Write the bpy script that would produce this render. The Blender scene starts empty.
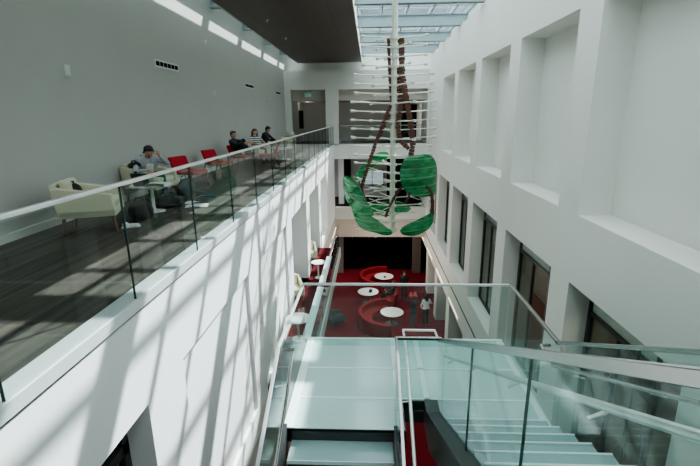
import bpy, bmesh, math, random
from mathutils import Vector, Matrix, Quaternion
random.seed(7)
sc = bpy.context.scene
col = sc.collection
PI = math.pi
V = Vector

# ------------------------------------------------------------------ helpers
class MB:
    """collects shapes, then links them as ONE mesh object"""
    def __init__(self): self.bm = bmesh.new()
    def quad(self, *ps):
        return self.bm.faces.new([self.bm.verts.new(p) for p in ps])
    def box(self, x0, x1, y0, y1, z0, z1, M=None):
        vs = [self.bm.verts.new(V((x, y, z)) if M is None else M @ V((x, y, z))) for z in (z0, z1) for y in (y0, y1) for x in (x0, x1)]
        for f in ((0, 2, 3, 1), (4, 5, 7, 6), (0, 1, 5, 4), (2, 6, 7, 3), (0, 4, 6, 2), (1, 3, 7, 5)):
            self.bm.faces.new([vs[i] for i in f])
        return self
    def prism(self, pts, d):
        """polygon extruded along vector d"""
        d = V(d); a = [self.bm.verts.new(p) for p in pts]; b = [self.bm.verts.new(V(p) + d) for p in pts]
        n = len(pts); self.bm.faces.new(a[::-1]); self.bm.faces.new(b)
        for i in range(n): self.bm.faces.new((a[i], a[(i + 1) % n], b[(i + 1) % n], b[i]))
        return self
    def tube(self, pts, r, n=10, cap=True, sq=1.0):
        pts = [V(p) for p in pts]; rings = []
        rr = r if isinstance(r, (list, tuple)) else [r] * len(pts)
        for i, p in enumerate(pts):
            if i == 0: t = pts[1] - p
            elif i == len(pts) - 1: t = p - pts[i - 1]
            else: t = (pts[i + 1] - p).normalized() + (p - pts[i - 1]).normalized()
            t.normalize()
            ref = V((0, 0, 1)) if abs(t.z) < .9 else V((0, 1, 0))
            u = t.cross(ref).normalized(); w = u.cross(t).normalized()
            rings.append([self.bm.verts.new(p + u * math.cos(2 * PI * k / n + PI / n) * rr[i] + w * math.sin(2 * PI * k / n + PI / n) * rr[i] * sq) for k in range(n)])
        for a, b in zip(rings, rings[1:]):
            for k in range(n): self.bm.faces.new((a[k], a[(k + 1) % n], b[(k + 1) % n], b[k]))
        if cap:
            self.bm.faces.new(rings[0][::-1]); self.bm.faces.new(rings[-1])
        return self
    def lathe(self, prof, c=(0, 0, 0), n=28):
        c = V(c); rings = []
        for r, z in prof:
            if r < 1e-5: rings.append([self.bm.verts.new(c + V((0, 0, z)))])
            else: rings.append([self.bm.verts.new(c + V((r * math.cos(2 * PI * k / n), r * math.sin(2 * PI * k / n), z))) for k in range(n)])
        for a, b in zip(rings, rings[1:]):
            for k in range(n):
                k2 = (k + 1) % n
                if len(a) == 1 and len(b) == 1: continue
                if len(a) == 1: self.bm.faces.new((a[0], b[k2], b[k]))
                elif len(b) == 1: self.bm.faces.new((a[k], a[k2], b[0]))
                else: self.bm.faces.new((a[k], a[k2], b[k2], b[k]))
        return self
    def ball(self, c, r, sc_=(1, 1, 1), M=None, n=14):
        m = Matrix.Translation(V(c)) @ (M or Matrix()) @ Matrix.Diagonal((r * sc_[0], r * sc_[1], r * sc_[2], 1))
        bmesh.ops.create_uvsphere(self.bm, u_segments=n, v_segments=max(6, n * 2 // 3), radius=1, matrix=m)
        return self
    def cap(self, a, b, r1, r2=None, n=12):
        """tapered capsule"""
        a = V(a); b = V(b); r2 = r1 if r2 is None else r2
        self.ball(a, r1, n=n); self.ball(b, r2, n=n)
        if (b - a).length > 1e-4: self.tube([a, b], [r1, r2], n=n)
        return self
    def build(self, name, mat, parent=None, bevel=0, smooth=False, segs=2):
        bmesh.ops.recalc_face_normals(self.bm, faces=self.bm.faces)
        me = bpy.data.meshes.new(name); self.bm.to_mesh(me); self.bm.free()
        o = bpy.data.objects.new(name, me); col.objects.link(o); o.parent = parent
        if mat: me.materials.append(mat)
        if bevel:
            m = o.modifiers.new('bevel', 'BEVEL'); m.width = bevel; m.segments = segs; m.limit_method = 'ANGLE'; m.angle_limit = .6
        if smooth:
            for p in me.polygons: p.use_smooth = True
        return o

def box(name, x0, x1, y0, y1, z0, z1, mat, parent=None, bevel=0):
    return MB().box(x0, x1, y0, y1, z0, z1).build(name, mat, parent, bevel)
def thing(name, label, cat, loc=(0, 0, 0), rz=0, group=None):
    o = bpy.data.objects.new(name, None); col.objects.link(o); o.empty_display_size = .1
    o.location = loc; o.rotation_euler = (0, 0, rz); o['label'] = label; o['category'] = cat
    if group: o['group'] = group
    return o
def tag(o, label, cat, group=None):
    o['label'] = label; o['category'] = cat
    if group: o['group'] = group
    return o
def struct(o): o['kind'] = 'structure'; return o
def copy_tree(o, parent=None):
    c = o.copy(); col.objects.link(c); c.parent = parent
    for ch in list(o.children): copy_tree(ch, c)
    return c
def dup(root, loc, rz, label, group=None):
    c = copy_tree(root); c.location = loc; c.rotation_euler = (0, 0, rz); c['label'] = label
    if group: c['group'] = group
    return c

# ------------------------------------------------------------------ materials
def mat(name, rgb, rough=.6, metal=0, spec=.5, var=.06, scale=6, emit=0, bump=0):
    m = bpy.data.materials.new(name); m.use_nodes = True
    nt = m.node_tree; b = nt.nodes['Principled BSDF']
    b.inputs['Roughness'].default_value = rough; b.inputs['Metallic'].default_value = metal
    b.inputs['Specular IOR Level'].default_value = spec
    tc = nt.nodes.new('ShaderNodeTexCoord'); nz = nt.nodes.new('ShaderNodeTexNoise'); nz.inputs['Scale'].default_value = scale; nz.inputs['Detail'].default_value = 3
    nt.links.new(tc.outputs['Object'], nz.inputs['Vector'])
    rp = nt.nodes.new('ShaderNodeMix'); rp.data_type = 'RGBA'
    rp.inputs[6].default_value = tuple(max(0, c * (1 - var)) for c in rgb) + (1,); rp.inputs[7].default_value = tuple(min(1, c * (1 + var)) for c in rgb) + (1,)
    nt.links.new(nz.outputs['Fac'], rp.inputs[0]); nt.links.new(rp.outputs[2], b.inputs['Base Color'])
    if emit:
        b.inputs['Emission Color'].default_value = tuple(rgb) + (1,); b.inputs['Emission Strength'].default_value = emit
    if bump:
        bp = nt.nodes.new('ShaderNodeBump'); bp.inputs['Strength'].default_value = bump; bp.inputs['Distance'].default_value = .01
        nt.links.new(nz.outputs['Fac'], bp.inputs['Height']); nt.links.new(bp.outputs['Normal'], b.inputs['Normal'])
    return m
def glass(name, tint, f0=.05, rough=.0, diff=0, diffcol=(1, 1, 1), refl=1.0):
    """thin architectural glass: tinted see-through plus angle-dependent reflection"""
    m = bpy.data.materials.new(name); m.use_nodes = True; nt = m.node_tree
    for n in list(nt.nodes): nt.nodes.remove(n)
    out = nt.nodes.new('ShaderNodeOutputMaterial'); tr = nt.nodes.new('ShaderNodeBsdfTransparent'); gl = nt.nodes.new('ShaderNodeBsdfGlossy')
    tr.inputs['Color'].default_value = tuple(tint) + (1,); gl.inputs['Roughness'].default_value = rough
    lw = nt.nodes.new('ShaderNodeLayerWeight'); lw.inputs['Blend'].default_value = .5
    pw = nt.nodes.new('ShaderNodeMath'); pw.operation = 'POWER'; pw.inputs[1].default_value = 4.5
    ml = nt.nodes.new('ShaderNodeMath'); ml.operation = 'MULTIPLY_ADD'; ml.inputs[1].default_value = (1 - f0) * refl; ml.inputs[2].default_value = f0
    nt.links.new(lw.outputs['Facing'], pw.inputs[0]); nt.links.new(pw.outputs[0], ml.inputs[0])
    base = tr.outputs[0]
    tc = nt.nodes.new('ShaderNodeTexCoord'); nz = nt.nodes.new('ShaderNodeTexNoise'); nz.inputs['Scale'].default_value = 3
    nt.links.new(tc.outputs['Object'], nz.inputs['Vector'])
    if diff:
        df = nt.nodes.new('ShaderNodeBsdfDiffuse'); tl = nt.nodes.new('ShaderNodeBsdfTranslucent'); ad = nt.nodes.new('ShaderNodeMixShader'); ad.inputs[0].default_value = .4
        df.inputs['Color'].default_value = tuple(diffcol) + (1,); tl.inputs['Color'].default_value = tuple(diffcol) + (1,)
        nt.links.new(df.outputs[0], ad.inputs[1]); nt.links.new(tl.outputs[0], ad.inputs[2])
        mx = nt.nodes.new('ShaderNodeMixShader')
        mr = nt.nodes.new('ShaderNodeMath'); mr.operation = 'MULTIPLY_ADD'; mr.inputs[1].default_value = min(.3, diff); mr.inputs[2].default_value = diff - min(.3, diff) / 2
        nt.links.new(nz.outputs['Fac'], mr.inputs[0]); nt.links.new(mr.outputs[0], mx.inputs[0])
        nt.links.new(base, mx.inputs[1]); nt.links.new(ad.outputs[0], mx.inputs[2]); base = mx.outputs[0]
    mx2 = nt.nodes.new('ShaderNodeMixShader'); nt.links.new(ml.outputs[0], mx2.inputs[0]); nt.links.new(base, mx2.inputs[1]); nt.links.new(gl.outputs[0], mx2.inputs[2])
    nt.links.new(mx2.outputs[0], out.inputs['Surface'])
    return m

def streak_mat(name, c0, c1, axis_scale, rough=.6, plank=None):
    """stretched-noise boards"""
    m = bpy.data.materials.new(name); m.use_nodes = True; nt = m.node_tree; b = nt.nodes['Principled BSDF']
    b.inputs['Roughness'].default_value = rough
    tc = nt.nodes.new('ShaderNodeTexCoord'); mp = nt.nodes.new('ShaderNodeMapping'); mp.inputs['Scale'].default_value = axis_scale
    nz = nt.nodes.new('ShaderNodeTexNoise'); nz.inputs['Scale'].default_value = 1; nz.inputs['Detail'].default_value = 5
    nt.links.new(tc.outputs['Object'], mp.inputs['Vector']); nt.links.new(mp.outputs[0], nz.inputs['Vector'])
    rp = nt.nodes.new('ShaderNodeValToRGB'); rp.color_ramp.elements[0].position = .35; rp.color_ramp.elements[1].position = .68
    rp.color_ramp.elements[0].color = tuple(c0) + (1,); rp.color_ramp.elements[1].color = tuple(c1) + (1,)
    nt.links.new(nz.outputs['Fac'], rp.inputs[0]); nt.links.new(rp.outputs[0], b.inputs['Base Color'])
    return m

M = {}
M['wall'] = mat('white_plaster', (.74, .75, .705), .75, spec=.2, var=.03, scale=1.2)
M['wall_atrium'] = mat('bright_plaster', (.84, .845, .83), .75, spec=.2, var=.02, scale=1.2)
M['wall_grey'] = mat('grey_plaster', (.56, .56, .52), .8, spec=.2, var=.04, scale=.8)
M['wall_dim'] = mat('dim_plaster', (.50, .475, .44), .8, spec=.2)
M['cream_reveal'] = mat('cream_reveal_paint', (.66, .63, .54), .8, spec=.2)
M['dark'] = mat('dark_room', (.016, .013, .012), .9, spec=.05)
M['brown'] = mat('brown_lobby_wall', (.16, .13, .11), .8)
M['deck'] = streak_mat('dark_streaked_carpet', (.030, .026, .023), (.115, .095, .075), (11, .5, 8), .55)
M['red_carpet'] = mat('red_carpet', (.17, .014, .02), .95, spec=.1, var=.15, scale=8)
M['red_shade'] = mat('shaded_red_carpet', (.10, .012, .014), .95, spec=.1, var=.15, scale=8)  # same red carpet, with the balcony's shade darkened into its colour
M['red_sofa'] = mat('red_upholstery', (.27, .02, .026), .8, spec=.2, var=.1)
M['red_chair'] = mat('bright_red_fabric', (.40, .018, .03), .8, spec=.2)
M['red_seat'] = mat('faded_red_fabric', (.42, .06, .06), .8, spec=.2)
M['cream'] = mat('cream_leather', (.66, .62, .46), .55, var=.03)
M['wood'] = mat('walnut_leg_wood', (.20, .115, .065), .5, var=.2, scale=20)
M['steel'] = mat('brushed_steel', (.36, .355, .34), .26, metal=1, var=.08, scale=40)
M['steel_white'] = mat('bright_satin_steel', (.78, .79, .77), .35, metal=.6, var=.04)
M['shoe_metal'] = mat('aluminium_base_shoe', (.74, .78, .78), .35, metal=.4)
M['dark_steel'] = mat('dark_painted_steel', (.075, .08, .08), .45, metal=.3)
M['black_frame'] = mat('black_window_frame', (.03, .03, .03), .4)
M['sky_beam'] = mat('pale_blue_grey_steel', (.34, .42, .44), .5, var=.03)
M['white_metal'] = mat('white_painted_metal', (.78, .79, .76), .4)
M['pole'] = mat('ivory_painted_pole', (.66, .67, .58), .45)
M['vine'] = mat('rust_brown_blocks', (.11, .042, .028), .6, var=.5, scale=9)
M['table_white'] = mat('white_laminate', (.80, .82, .80), .35)
M['paper'] = mat('white_paper', (.85, .86, .86), .8)
M['black'] = mat('black_fabric', (.018, .018, .02), .8)
M['charcoal'] = mat('charcoal_fabric', (.05, .052, .055), .85)
M['laptop'] = mat('dark_grey_laptop', (.06, .062, .065), .4)
M['screen'] = mat('laptop_screen_pale', (.55, .56, .5), .3)
M['skin'] = mat('skin', (.45, .26, .18), .55, var=.05)
M['skin_pale'] = mat('pale_skin', (.55, .34, .25), .55, var=.05)
M['hair_black'] = mat('black_hair', (.012, .010, .010), .5)
M['hair_brown'] = mat('brown_hair', (.07, .035, .02), .5)
M['grey_hoodie'] = mat('grey_hoodie', (.42, .44, .45), .85)
M['white_cloth'] = mat('white_cotton', (.75, .76, .78), .85)
M['jeans'] = mat('teal_blue_jeans', (.04, .085, .10), .85)
M['teal'] = mat('dark_teal_nylon', (.02, .07, .07), .7)
M['dark_top'] = mat('dark_grey_knit', (.035, .038, .045), .9)
M['pink'] = mat('pink_fabric', (.72, .10, .16), .8)
M['device'] = mat('white_plastic_device', (.72, .74, .73), .4)
M['green_sign'] = mat('green_exit_letters', (.02, .42, .16), .5, emit=.35)
M['led'] = mat('warm_linear_light', (1.0, .62, .40), .5, emit=2.4)
M['bluebook'] = mat('blue_cover', (.05, .16, .30), .6)
M['bin'] = mat('beige_bin', (.36, .34, .28), .6)
M['guard_glass'] = glass('guard_glass', (.93, .965, .955), .022, refl=.6)
M['glass_edge'] = mat('dark_green_glass_edge', (.02, .05, .045), .3)
M['stair_glass'] = glass('stair_glass', (.875, .945, .93), .02, diff=.015, diffcol=(.70, .90, .87), refl=.5)
M['frost'] = mat('frosted_glass_floor', (.53, .69, .665), .12, spec=.6, var=.02, scale=1)
M['tread'] = mat('frosted_glass_tread', (.33, .46, .45), .16, spec=.6, var=.03, scale=2)
M['frost_edge'] = mat('pale_glass_edge', (.78, .88, .86), .3)
M['window_glass'] = glass('window_glass', (.62, .72, .70), .06)
M['transom_glass'] = glass('frosted_transom_glass', (.30, .40, .40), .06, diff=.8, diffcol=(.48, .60, .58))
M['sky_glass'] = glass('skylight_glass', (.88, .94, .97), .04)
M['leaf'] = glass('green_leaf_glass', (.16, .55, .28), .05, rough=.12, diff=.42, diffcol=(.03, .30, .11), refl=.6)
def mottle(m, c0, c1):
    nt = m.node_tree; tc = nt.nodes.new('ShaderNodeTexCoord'); mp = nt.nodes.new('ShaderNodeMapping'); mp.inputs['Scale'].default_value = (2.2, 2.2, 9)
    nz = nt.nodes.new('ShaderNodeTexNoise'); nz.inputs['Scale'].default_value = 1.5; nz.inputs['Detail'].default_value = 4; rp = nt.nodes.new('ShaderNodeValToRGB')
    rp.color_ramp.elements[0].position = .38; rp.color_ramp.elements[1].position = .68; rp.color_ramp.elements[0].color = c0 + (1,); rp.color_ramp.elements[1].color = c1 + (1,)
    nt.links.new(tc.outputs['Object'], mp.inputs['Vector']); nt.links.new(mp.outputs[0], nz.inputs['Vector']); nt.links.new(nz.outputs['Fac'], rp.inputs[0])
    # pale seams where the glass strips meet
    sx = nt.nodes.new('ShaderNodeSeparateXYZ'); nt.links.new(tc.outputs['Object'], sx.inputs[0])
    m1 = nt.nodes.new('ShaderNodeMath'); m1.operation = 'MULTIPLY_ADD'; m1.inputs[1].default_value = 1 / .2277; m1.inputs[2].default_value = 40.35
    m2 = nt.nodes.new('ShaderNodeMath'); m2.operation = 'FRACT'; m3 = nt.nodes.new('ShaderNodeMath'); m3.operation = 'LESS_THAN'; m3.inputs[1].default_value = .10
    nt.links.new(sx.outputs[2], m1.inputs[0]); nt.links.new(m1.outputs[0], m2.inputs[0]); nt.links.new(m2.outputs[0], m3.inputs[0])
    mx = nt.nodes.new('ShaderNodeMix'); mx.data_type = 'RGBA'; mx.inputs[7].default_value = (.34, .62, .42, 1); nt.links.new(m3.outputs[0], mx.inputs[0]); nt.links.new(rp.outputs[0], mx.inputs[6])
    rp = mx
    for n in list(nt.nodes):
        if n.bl_idname in ('ShaderNodeBsdfDiffuse', 'ShaderNodeBsdfTranslucent'): nt.links.new(rp.outputs[2], n.inputs['Color'])
mottle(M['leaf'], (.03, .33, .13), (.13, .52, .27))

def stripes_mat():
    m = mat('striped_jersey', (.75, .75, .75), .85); nt = m.node_tree; b = nt.nodes['Principled BSDF']
    tc = nt.nodes.new('ShaderNodeTexCoord'); wv = nt.nodes.new('ShaderNodeTexWave'); wv.bands_direction = 'Z'; wv.inputs['Scale'].default_value = 4.2
    rp = nt.nodes.new('ShaderNodeValToRGB'); rp.color_ramp.elements[0].position = .40; rp.color_ramp.elements[1].position = .46
    rp.color_ramp.elements[0].color = (.05, .05, .06, 1); rp.color_ramp.elements[1].color = (.75, .75, .75, 1)
    nt.links.new(tc.outputs['Object'], wv.inputs['Vector']); nt.links.new(wv.outputs['Fac'], rp.inputs[0]); nt.links.new(rp.outputs[0], b.inputs['Base Color'])
    return m
M['striped'] = stripes_mat()

def panel_mat():
    """dark brown ceiling boards with thin joints"""
    m = mat('brown_ceiling_panels', (.115, .088, .075), .5, var=.1, scale=3); nt = m.node_tree; b = nt.nodes['Principled BSDF']
    tc = nt.nodes.new('ShaderNodeTexCoord'); br = nt.nodes.new('ShaderNodeTexBrick')
    br.offset = 0; br.inputs['Scale'].default_value = 1; br.inputs['Brick Width'].default_value = 1.22; br.inputs['Row Height'].default_value = 1.85
    br.inputs['Mortar Size'].default_value = .012
    br.inputs['Color1'].default_value = (.080, .062, .054, 1); br.inputs['Color2'].default_value = (.092, .071, .061, 1); br.inputs['Mortar'].default_value = (.03, .026, .025, 1)
    nt.links.new(tc.outputs['Object'], br.inputs['Vector']); nt.links.new(br.outputs['Color'], b.inputs['Base Color'])
    return m
M['ceiling'] = panel_mat()

# ------------------------------------------------------------------ dimensions
XL, XW, XR = -2.2, -5.1, 3.5           # atrium left plane, deck wall, atrium right plane
YF = 27.1                              # far wall
ZL = -9.23                             # lobby floor
Z1 = -3.97                             # middle level
ROOF = 5.75
BAYS = [(.75 + 3.7 * k, 3.67 + 3.7 * k) for k in range(-1, 7)]   # opening y ranges (k=-1..6)

# ------------------------------------------------------------------ walls with recesses
def wall_x(name, X, sgn, y0, y1, z0, z1, holes, m, extra=None):
    """wall in plane x=X facing the atrium; sgn = direction of the recesses (+1 right). holes: (ya, yb, za, zb, depth, closed)"""
    ys = sorted({y0, y1, *[h[0] for h in holes], *[h[1] for h in holes]}); zs = sorted({z0, z1, *[h[2] for h in holes], *[h[3] for h in holes]})
    b = MB()
    for ya, yb in zip(ys, ys[1:]):
        for za, zb in zip(zs, zs[1:]):
            cy, cz = (ya + yb) / 2, (za + zb) / 2
            if any(h[0] < cy < h[1] and h[2] < cz < h[3] for h in holes): continue
            b.quad((X, ya, za), (X, yb, za), (X, yb, zb), (X, ya, zb))
    for ya, yb, za, zb, d, closed in holes:
        Xb = X + sgn * d
        b.quad((X, ya, za), (Xb, ya, za), (Xb, ya, zb), (X, ya, zb)); b.quad((X, yb, za), (Xb, yb, za), (Xb, yb, zb), (X, yb, zb))
        b.quad((X, ya, za), (X, yb, za), (Xb, yb, za), (Xb, ya, za)); b.quad((X, ya, zb), (X, yb, zb), (Xb, yb, zb), (Xb, ya, zb))
        if closed: b.quad((Xb, ya, za), (Xb, yb, za), (Xb, yb, zb), (Xb, ya, zb))
    o = b.build(name, m); struct(o); return o

holes = []
for i, (a, c) in enumerate(BAYS):
    if i < 7: holes.append((a, c, .015, 3.36, .55, True))
    holes.append((a, c, -4.66, -1.19, .40, False))
wall_x('wall_right', XR, 1, -4, 31, -5.46, 5.0, holes, M['wall'])
# dark bar standing in for a gap's shade, then the lower band that carries the linear lights
b = MB(); b.box(XR - .006, XR + .02, -4, YF, -5.545, -5.475); struct(b.build('trim_1', M['dark_steel']))
b = MB(); b.box(XR, XR + .3, -4, 31, -6.35, -5.52); struct(b.build('wall_band_right', M['wall']))
b = MB(); b.quad((XR + .3, -4, 5.0), (XR + .3, 31, 5.0), (XR + .3, 31, ROOF), (XR + .3, -4, ROOF)); b.quad((XR, -4, 5.0), (XR, 31, 5.0), (XR + .3, 31, 5.0), (XR + .3, -4, 5.0)); struct(b.build('wall_curb_right', M['wall']))

holes = []
for i, (a, c) in enumerate(BAYS):
    if i in (0, 1): holes.append((a, c, -3.6, -1.08, .27, False))
    elif i in (2, 3): holes.append((a + .05, c, -3.9, -1.08, .06, True))
    elif i < 7: holes.append((a, c, Z1, -1.10, .85, True))
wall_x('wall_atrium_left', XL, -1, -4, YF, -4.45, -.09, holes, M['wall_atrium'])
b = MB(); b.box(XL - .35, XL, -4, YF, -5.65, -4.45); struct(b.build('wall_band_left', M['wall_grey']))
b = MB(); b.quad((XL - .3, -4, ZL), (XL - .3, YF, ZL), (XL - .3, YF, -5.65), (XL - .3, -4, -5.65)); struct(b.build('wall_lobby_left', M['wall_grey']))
# piers below the right wall with dark glazing behind
for i, (a, c) in enumerate(BAYS + [(BAYS[-1][1] + .78, 31)]):
    y1 = a; y0 = a - .78
    struct(box('pier.%03d' % i, XR + .1, XR + .75, y0, y1, ZL, -6.35, M['wall']))
b = MB(); b.quad((XR + .75, -4, ZL), (XR + .75, 31, ZL), (XR + .75, 31, -6.35), (XR + .75, -4, -6.35)); struct(b.build('wall_lobby_right', M['brown']))
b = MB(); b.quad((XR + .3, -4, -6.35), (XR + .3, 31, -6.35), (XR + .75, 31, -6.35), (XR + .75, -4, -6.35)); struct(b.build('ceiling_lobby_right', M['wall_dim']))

# deck wall on the left
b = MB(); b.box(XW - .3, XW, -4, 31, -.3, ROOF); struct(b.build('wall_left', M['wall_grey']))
struct(box('baseboard_left', XW, XW + .02, -4, 31, 0, .12, M['wall']))
struct(box('trim_2', XW, XW + .012, -4, 31, .30, .315, M['wall']))
# deck floor, bridge floors
b = MB(); b.box(XW, XL - .12, -4, YF, -.3, 0); b.box(XL - .12, XR, -4, .85, -.3, 0); struct(b.build('floor', M['deck']))
b = MB(); b.box(XW, XR + .3, YF + .12, 31.5, -.3, 0); struct(b.build('floor_far', M['deck']))
b = MB(); b.box(XL, XR, -4, .85, Z1 - .3, Z1); struct(b.build('floor_middle', M['red_carpet']))
b = MB(); b.quad((XL - 3, -4, ZL), (XR + .75, -4, ZL), (XR + .75, 30.4, ZL), (XL - 3, 30.4, ZL)); struct(b.build('floor_lobby', M['red_carpet']))
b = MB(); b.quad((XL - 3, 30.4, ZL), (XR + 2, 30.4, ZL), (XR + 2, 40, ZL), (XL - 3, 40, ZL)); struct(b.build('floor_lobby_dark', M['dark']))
b = MB(); b.quad((XW, -4, -9.3), (XR + .3, -4, -9.3), (XR + .3, -4, ROOF), (XW, -4, ROOF)); struct(b.build('wall_back', M['wall']))

# far wall: header, column, fascias
b = MB()
b.box(XW, XR + .3, YF, YF + .4, 3.2, 4.25); b.box(XW, -4.75, YF, YF + .4, 0, 3.2); b.box(-2.66, -1.9, YF, YF + .4, -.02, 3.2); b.box(3.42, XR + .3, YF, YF + .4, 0, 3.2)
struct(b.build('wall_far', M['wall']))
struct(box('wall_far_upper', XW, XR + .3, YF + 1.3, YF + 1.4, 4.1, ROOF, M['wall']))
struct(box('trim_3', XW, XR + .3, YF + .4, YF + 1.3, 4.1, 4.25, M['wall']))
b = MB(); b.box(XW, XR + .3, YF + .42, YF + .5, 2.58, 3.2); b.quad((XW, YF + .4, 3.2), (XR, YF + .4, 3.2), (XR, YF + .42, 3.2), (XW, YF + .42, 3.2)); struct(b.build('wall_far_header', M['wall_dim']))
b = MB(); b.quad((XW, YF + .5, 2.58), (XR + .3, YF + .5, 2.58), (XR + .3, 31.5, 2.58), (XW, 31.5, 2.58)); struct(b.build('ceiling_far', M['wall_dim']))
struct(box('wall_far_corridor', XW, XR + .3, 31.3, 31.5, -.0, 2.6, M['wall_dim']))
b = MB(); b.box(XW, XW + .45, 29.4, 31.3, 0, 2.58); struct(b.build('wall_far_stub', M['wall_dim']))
# dark doorways
struct(box('door_1', 2.15, 3.2, 31.2, 31.3, 0, 2.4, M['dark'])); 
struct(box('door_2', -4.62, -4.35, 29.33, 29.4, .9, 2.05, M['dark']))
struct(box('door_3', XW + .45, XW + .47, 30.0, 30.5, .9, 2.05, M['dark']))
b = MB(); b.box(XL, XR, YF, YF + .35, -.88, -.02); struct(b.build('wall_far_fascia', M['wall']))
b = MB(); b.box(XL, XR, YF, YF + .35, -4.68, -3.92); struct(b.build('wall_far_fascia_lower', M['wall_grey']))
b = MB(); b.box(XL, XR, YF + .03, YF + .35, -5.86, -4.68); struct(b.build('wall_far_bulkhead', mat('beige_bulkhead', (.44, .385, .33), .8)))
for x in (XL - 3, XR + 2):
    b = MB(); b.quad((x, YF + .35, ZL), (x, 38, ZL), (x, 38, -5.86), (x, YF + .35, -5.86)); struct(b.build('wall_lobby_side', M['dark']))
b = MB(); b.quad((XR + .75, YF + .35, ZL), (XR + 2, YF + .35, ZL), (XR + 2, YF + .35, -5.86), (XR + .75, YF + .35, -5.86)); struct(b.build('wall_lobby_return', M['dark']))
# middle level room behind the far wall
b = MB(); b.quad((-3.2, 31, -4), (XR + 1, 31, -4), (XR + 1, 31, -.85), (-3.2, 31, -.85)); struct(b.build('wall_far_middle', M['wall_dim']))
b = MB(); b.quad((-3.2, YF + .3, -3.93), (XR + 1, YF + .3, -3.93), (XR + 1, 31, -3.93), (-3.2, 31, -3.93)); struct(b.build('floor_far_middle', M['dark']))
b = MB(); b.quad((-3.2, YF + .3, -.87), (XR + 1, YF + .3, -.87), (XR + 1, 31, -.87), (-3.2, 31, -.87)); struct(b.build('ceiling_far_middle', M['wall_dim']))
struct(box('door_4', -1.95, -1.35, 30.9, 31, -3.93, -1.2, M['dark']))
struct(box('pier_far', XL + .15, XL + .5, YF + 1.2, YF + 1.6, -3.93, -.88, M['wall']))
struct(box('door_5', 1.2, 2.6, 30.9, 31, -3.93, -1.2, M['dark']))
wn = MB().box(-.75, 1.0, 30.9, 30.95, -3.1, -2.0).build('window_9', M['black_frame']); struct(wn)
MB().box(-.68, .13, 30.87, 30.9, -3.03, -2.07).box(.18, .93, 30.87, 30.9, -3.03, -2.07).build('pane', mat('pale_blue_pane', (.42, .53, .56), .3, emit=.25), wn)
# lobby beyond the opening
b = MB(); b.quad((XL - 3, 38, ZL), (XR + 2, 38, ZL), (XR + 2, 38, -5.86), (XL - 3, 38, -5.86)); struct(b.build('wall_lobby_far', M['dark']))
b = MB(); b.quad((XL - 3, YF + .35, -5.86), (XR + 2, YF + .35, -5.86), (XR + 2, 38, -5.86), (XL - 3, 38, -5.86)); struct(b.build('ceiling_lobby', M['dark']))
for k, (x0, x1) in enumerate(((-2.4, -1.9), (3.05, 3.6))): struct(box('pier_lobby.%03d' % k, x0, x1, 29.6, 30.3, ZL, -5.86, M['brown']))
for k in range(4):
    struct(box('lobby_mullion_trim_%d' % (k + 4), -1.6 + k * 1.5, -1.55 + k * 1.5, 37.8, 37.95, ZL, -5.9, M['brown']))

# right lower windows: frame, panes, transom; room behind
for i, (a, c) in enumerate(BAYS[1:]):
    xw = XR + .40
    f = MB()
    f.box(xw, xw + .08, a, a + .07, -4.66, -1.19); f.box(xw, xw + .08, c - .09, c, -4.66, -1.19)
    f.box(xw, xw + .08, a, c, -1.25, -1.19); f.box(xw, xw + .08, a, c, -4.66, -4.58); f.box(xw, xw + .08, a, c, -1.78, -1.70); f.box(xw, xw + .08, a + .95, a + 1.02, -4.6, -1.2)
    f.box(xw, xw + .08, c - .98, c - .93, -4.6, -1.75)
    w = f.build('window_%d' % (i + 1), M['black_frame']); struct(w)
    MB().box(xw + .03, xw + .045, a + .07, c - .09, -4.58, -1.78).build('pane', M['window_glass'], w)
    MB().box(xw + .03, xw + .045, a + .07, c - .09, -1.70, -1.25).build('transom', M['transom_glass'], w)
b = MB(); b.quad((6.3, -4, -4.7), (6.3, 31, -4.7), (6.3, 31, -1.05), (6.3, -4, -1.05)); b.quad((XR + .42, 31, -4.7), (6.3, 31, -4.7), (6.3, 31, -1.05), (XR + .42, 31, -1.05)); b.quad((XR + .42, -4, -4.7), (6.3, -4, -4.7), (6.3, -4, -1.05), (XR + .42, -4, -1.05)); struct(b.build('wall_room_right', mat('tan_room_wall', (.30, .24, .19), .8)))
b = MB(); b.quad((XR + .42, -4, -4.7), (6.3, -4, -4.7), (6.3, 31, -4.7), (XR + .42, 31, -4.7)); struct(b.build('floor_room_right', M['brown']))
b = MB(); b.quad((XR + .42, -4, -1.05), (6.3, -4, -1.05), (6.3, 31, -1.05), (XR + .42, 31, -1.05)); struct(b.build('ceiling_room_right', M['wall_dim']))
for k in range(9):
    y = 2.2 + 3.7 * k
    struct(box('trim_%d' % (20 + k), 6.15, 6.28, y, y + .9, -4.6, -1.6, M['wall_dim'] if k % 2 else M['wood']))
# left window in the first bays
for i, (a, c) in enumerate(BAYS[:2]):
    xw = XL - .27
    f = MB(); f.box(xw - .08, xw, a, a + .07, -3.6, -1.08); f.box(xw - .08, xw, c - .1, c, -3.6, -1.08); f.box(xw - .08, xw, a, c, -1.14, -1.08); f.box(xw - .08, xw, a, c, -3.6, -3.52)
    f.box(xw - .08, xw, a, c, -1.62, -1.5); f.box(xw - .08, xw, c - .75, c - .67, -3.6, -1.1)
    w = f.build('window_%d' % (10 + i), M['black_frame']); struct(w)
    MB().box(xw - .05, xw - .035, a, c, -3.55, -1.1).build('pane', M['window_glass'], w)
    struct(box('wall_room_left.%03d' % i, xw - 1.6, xw - 1.5, a - .3, c + .3, -3.8, -.9, M['brown']))

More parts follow.
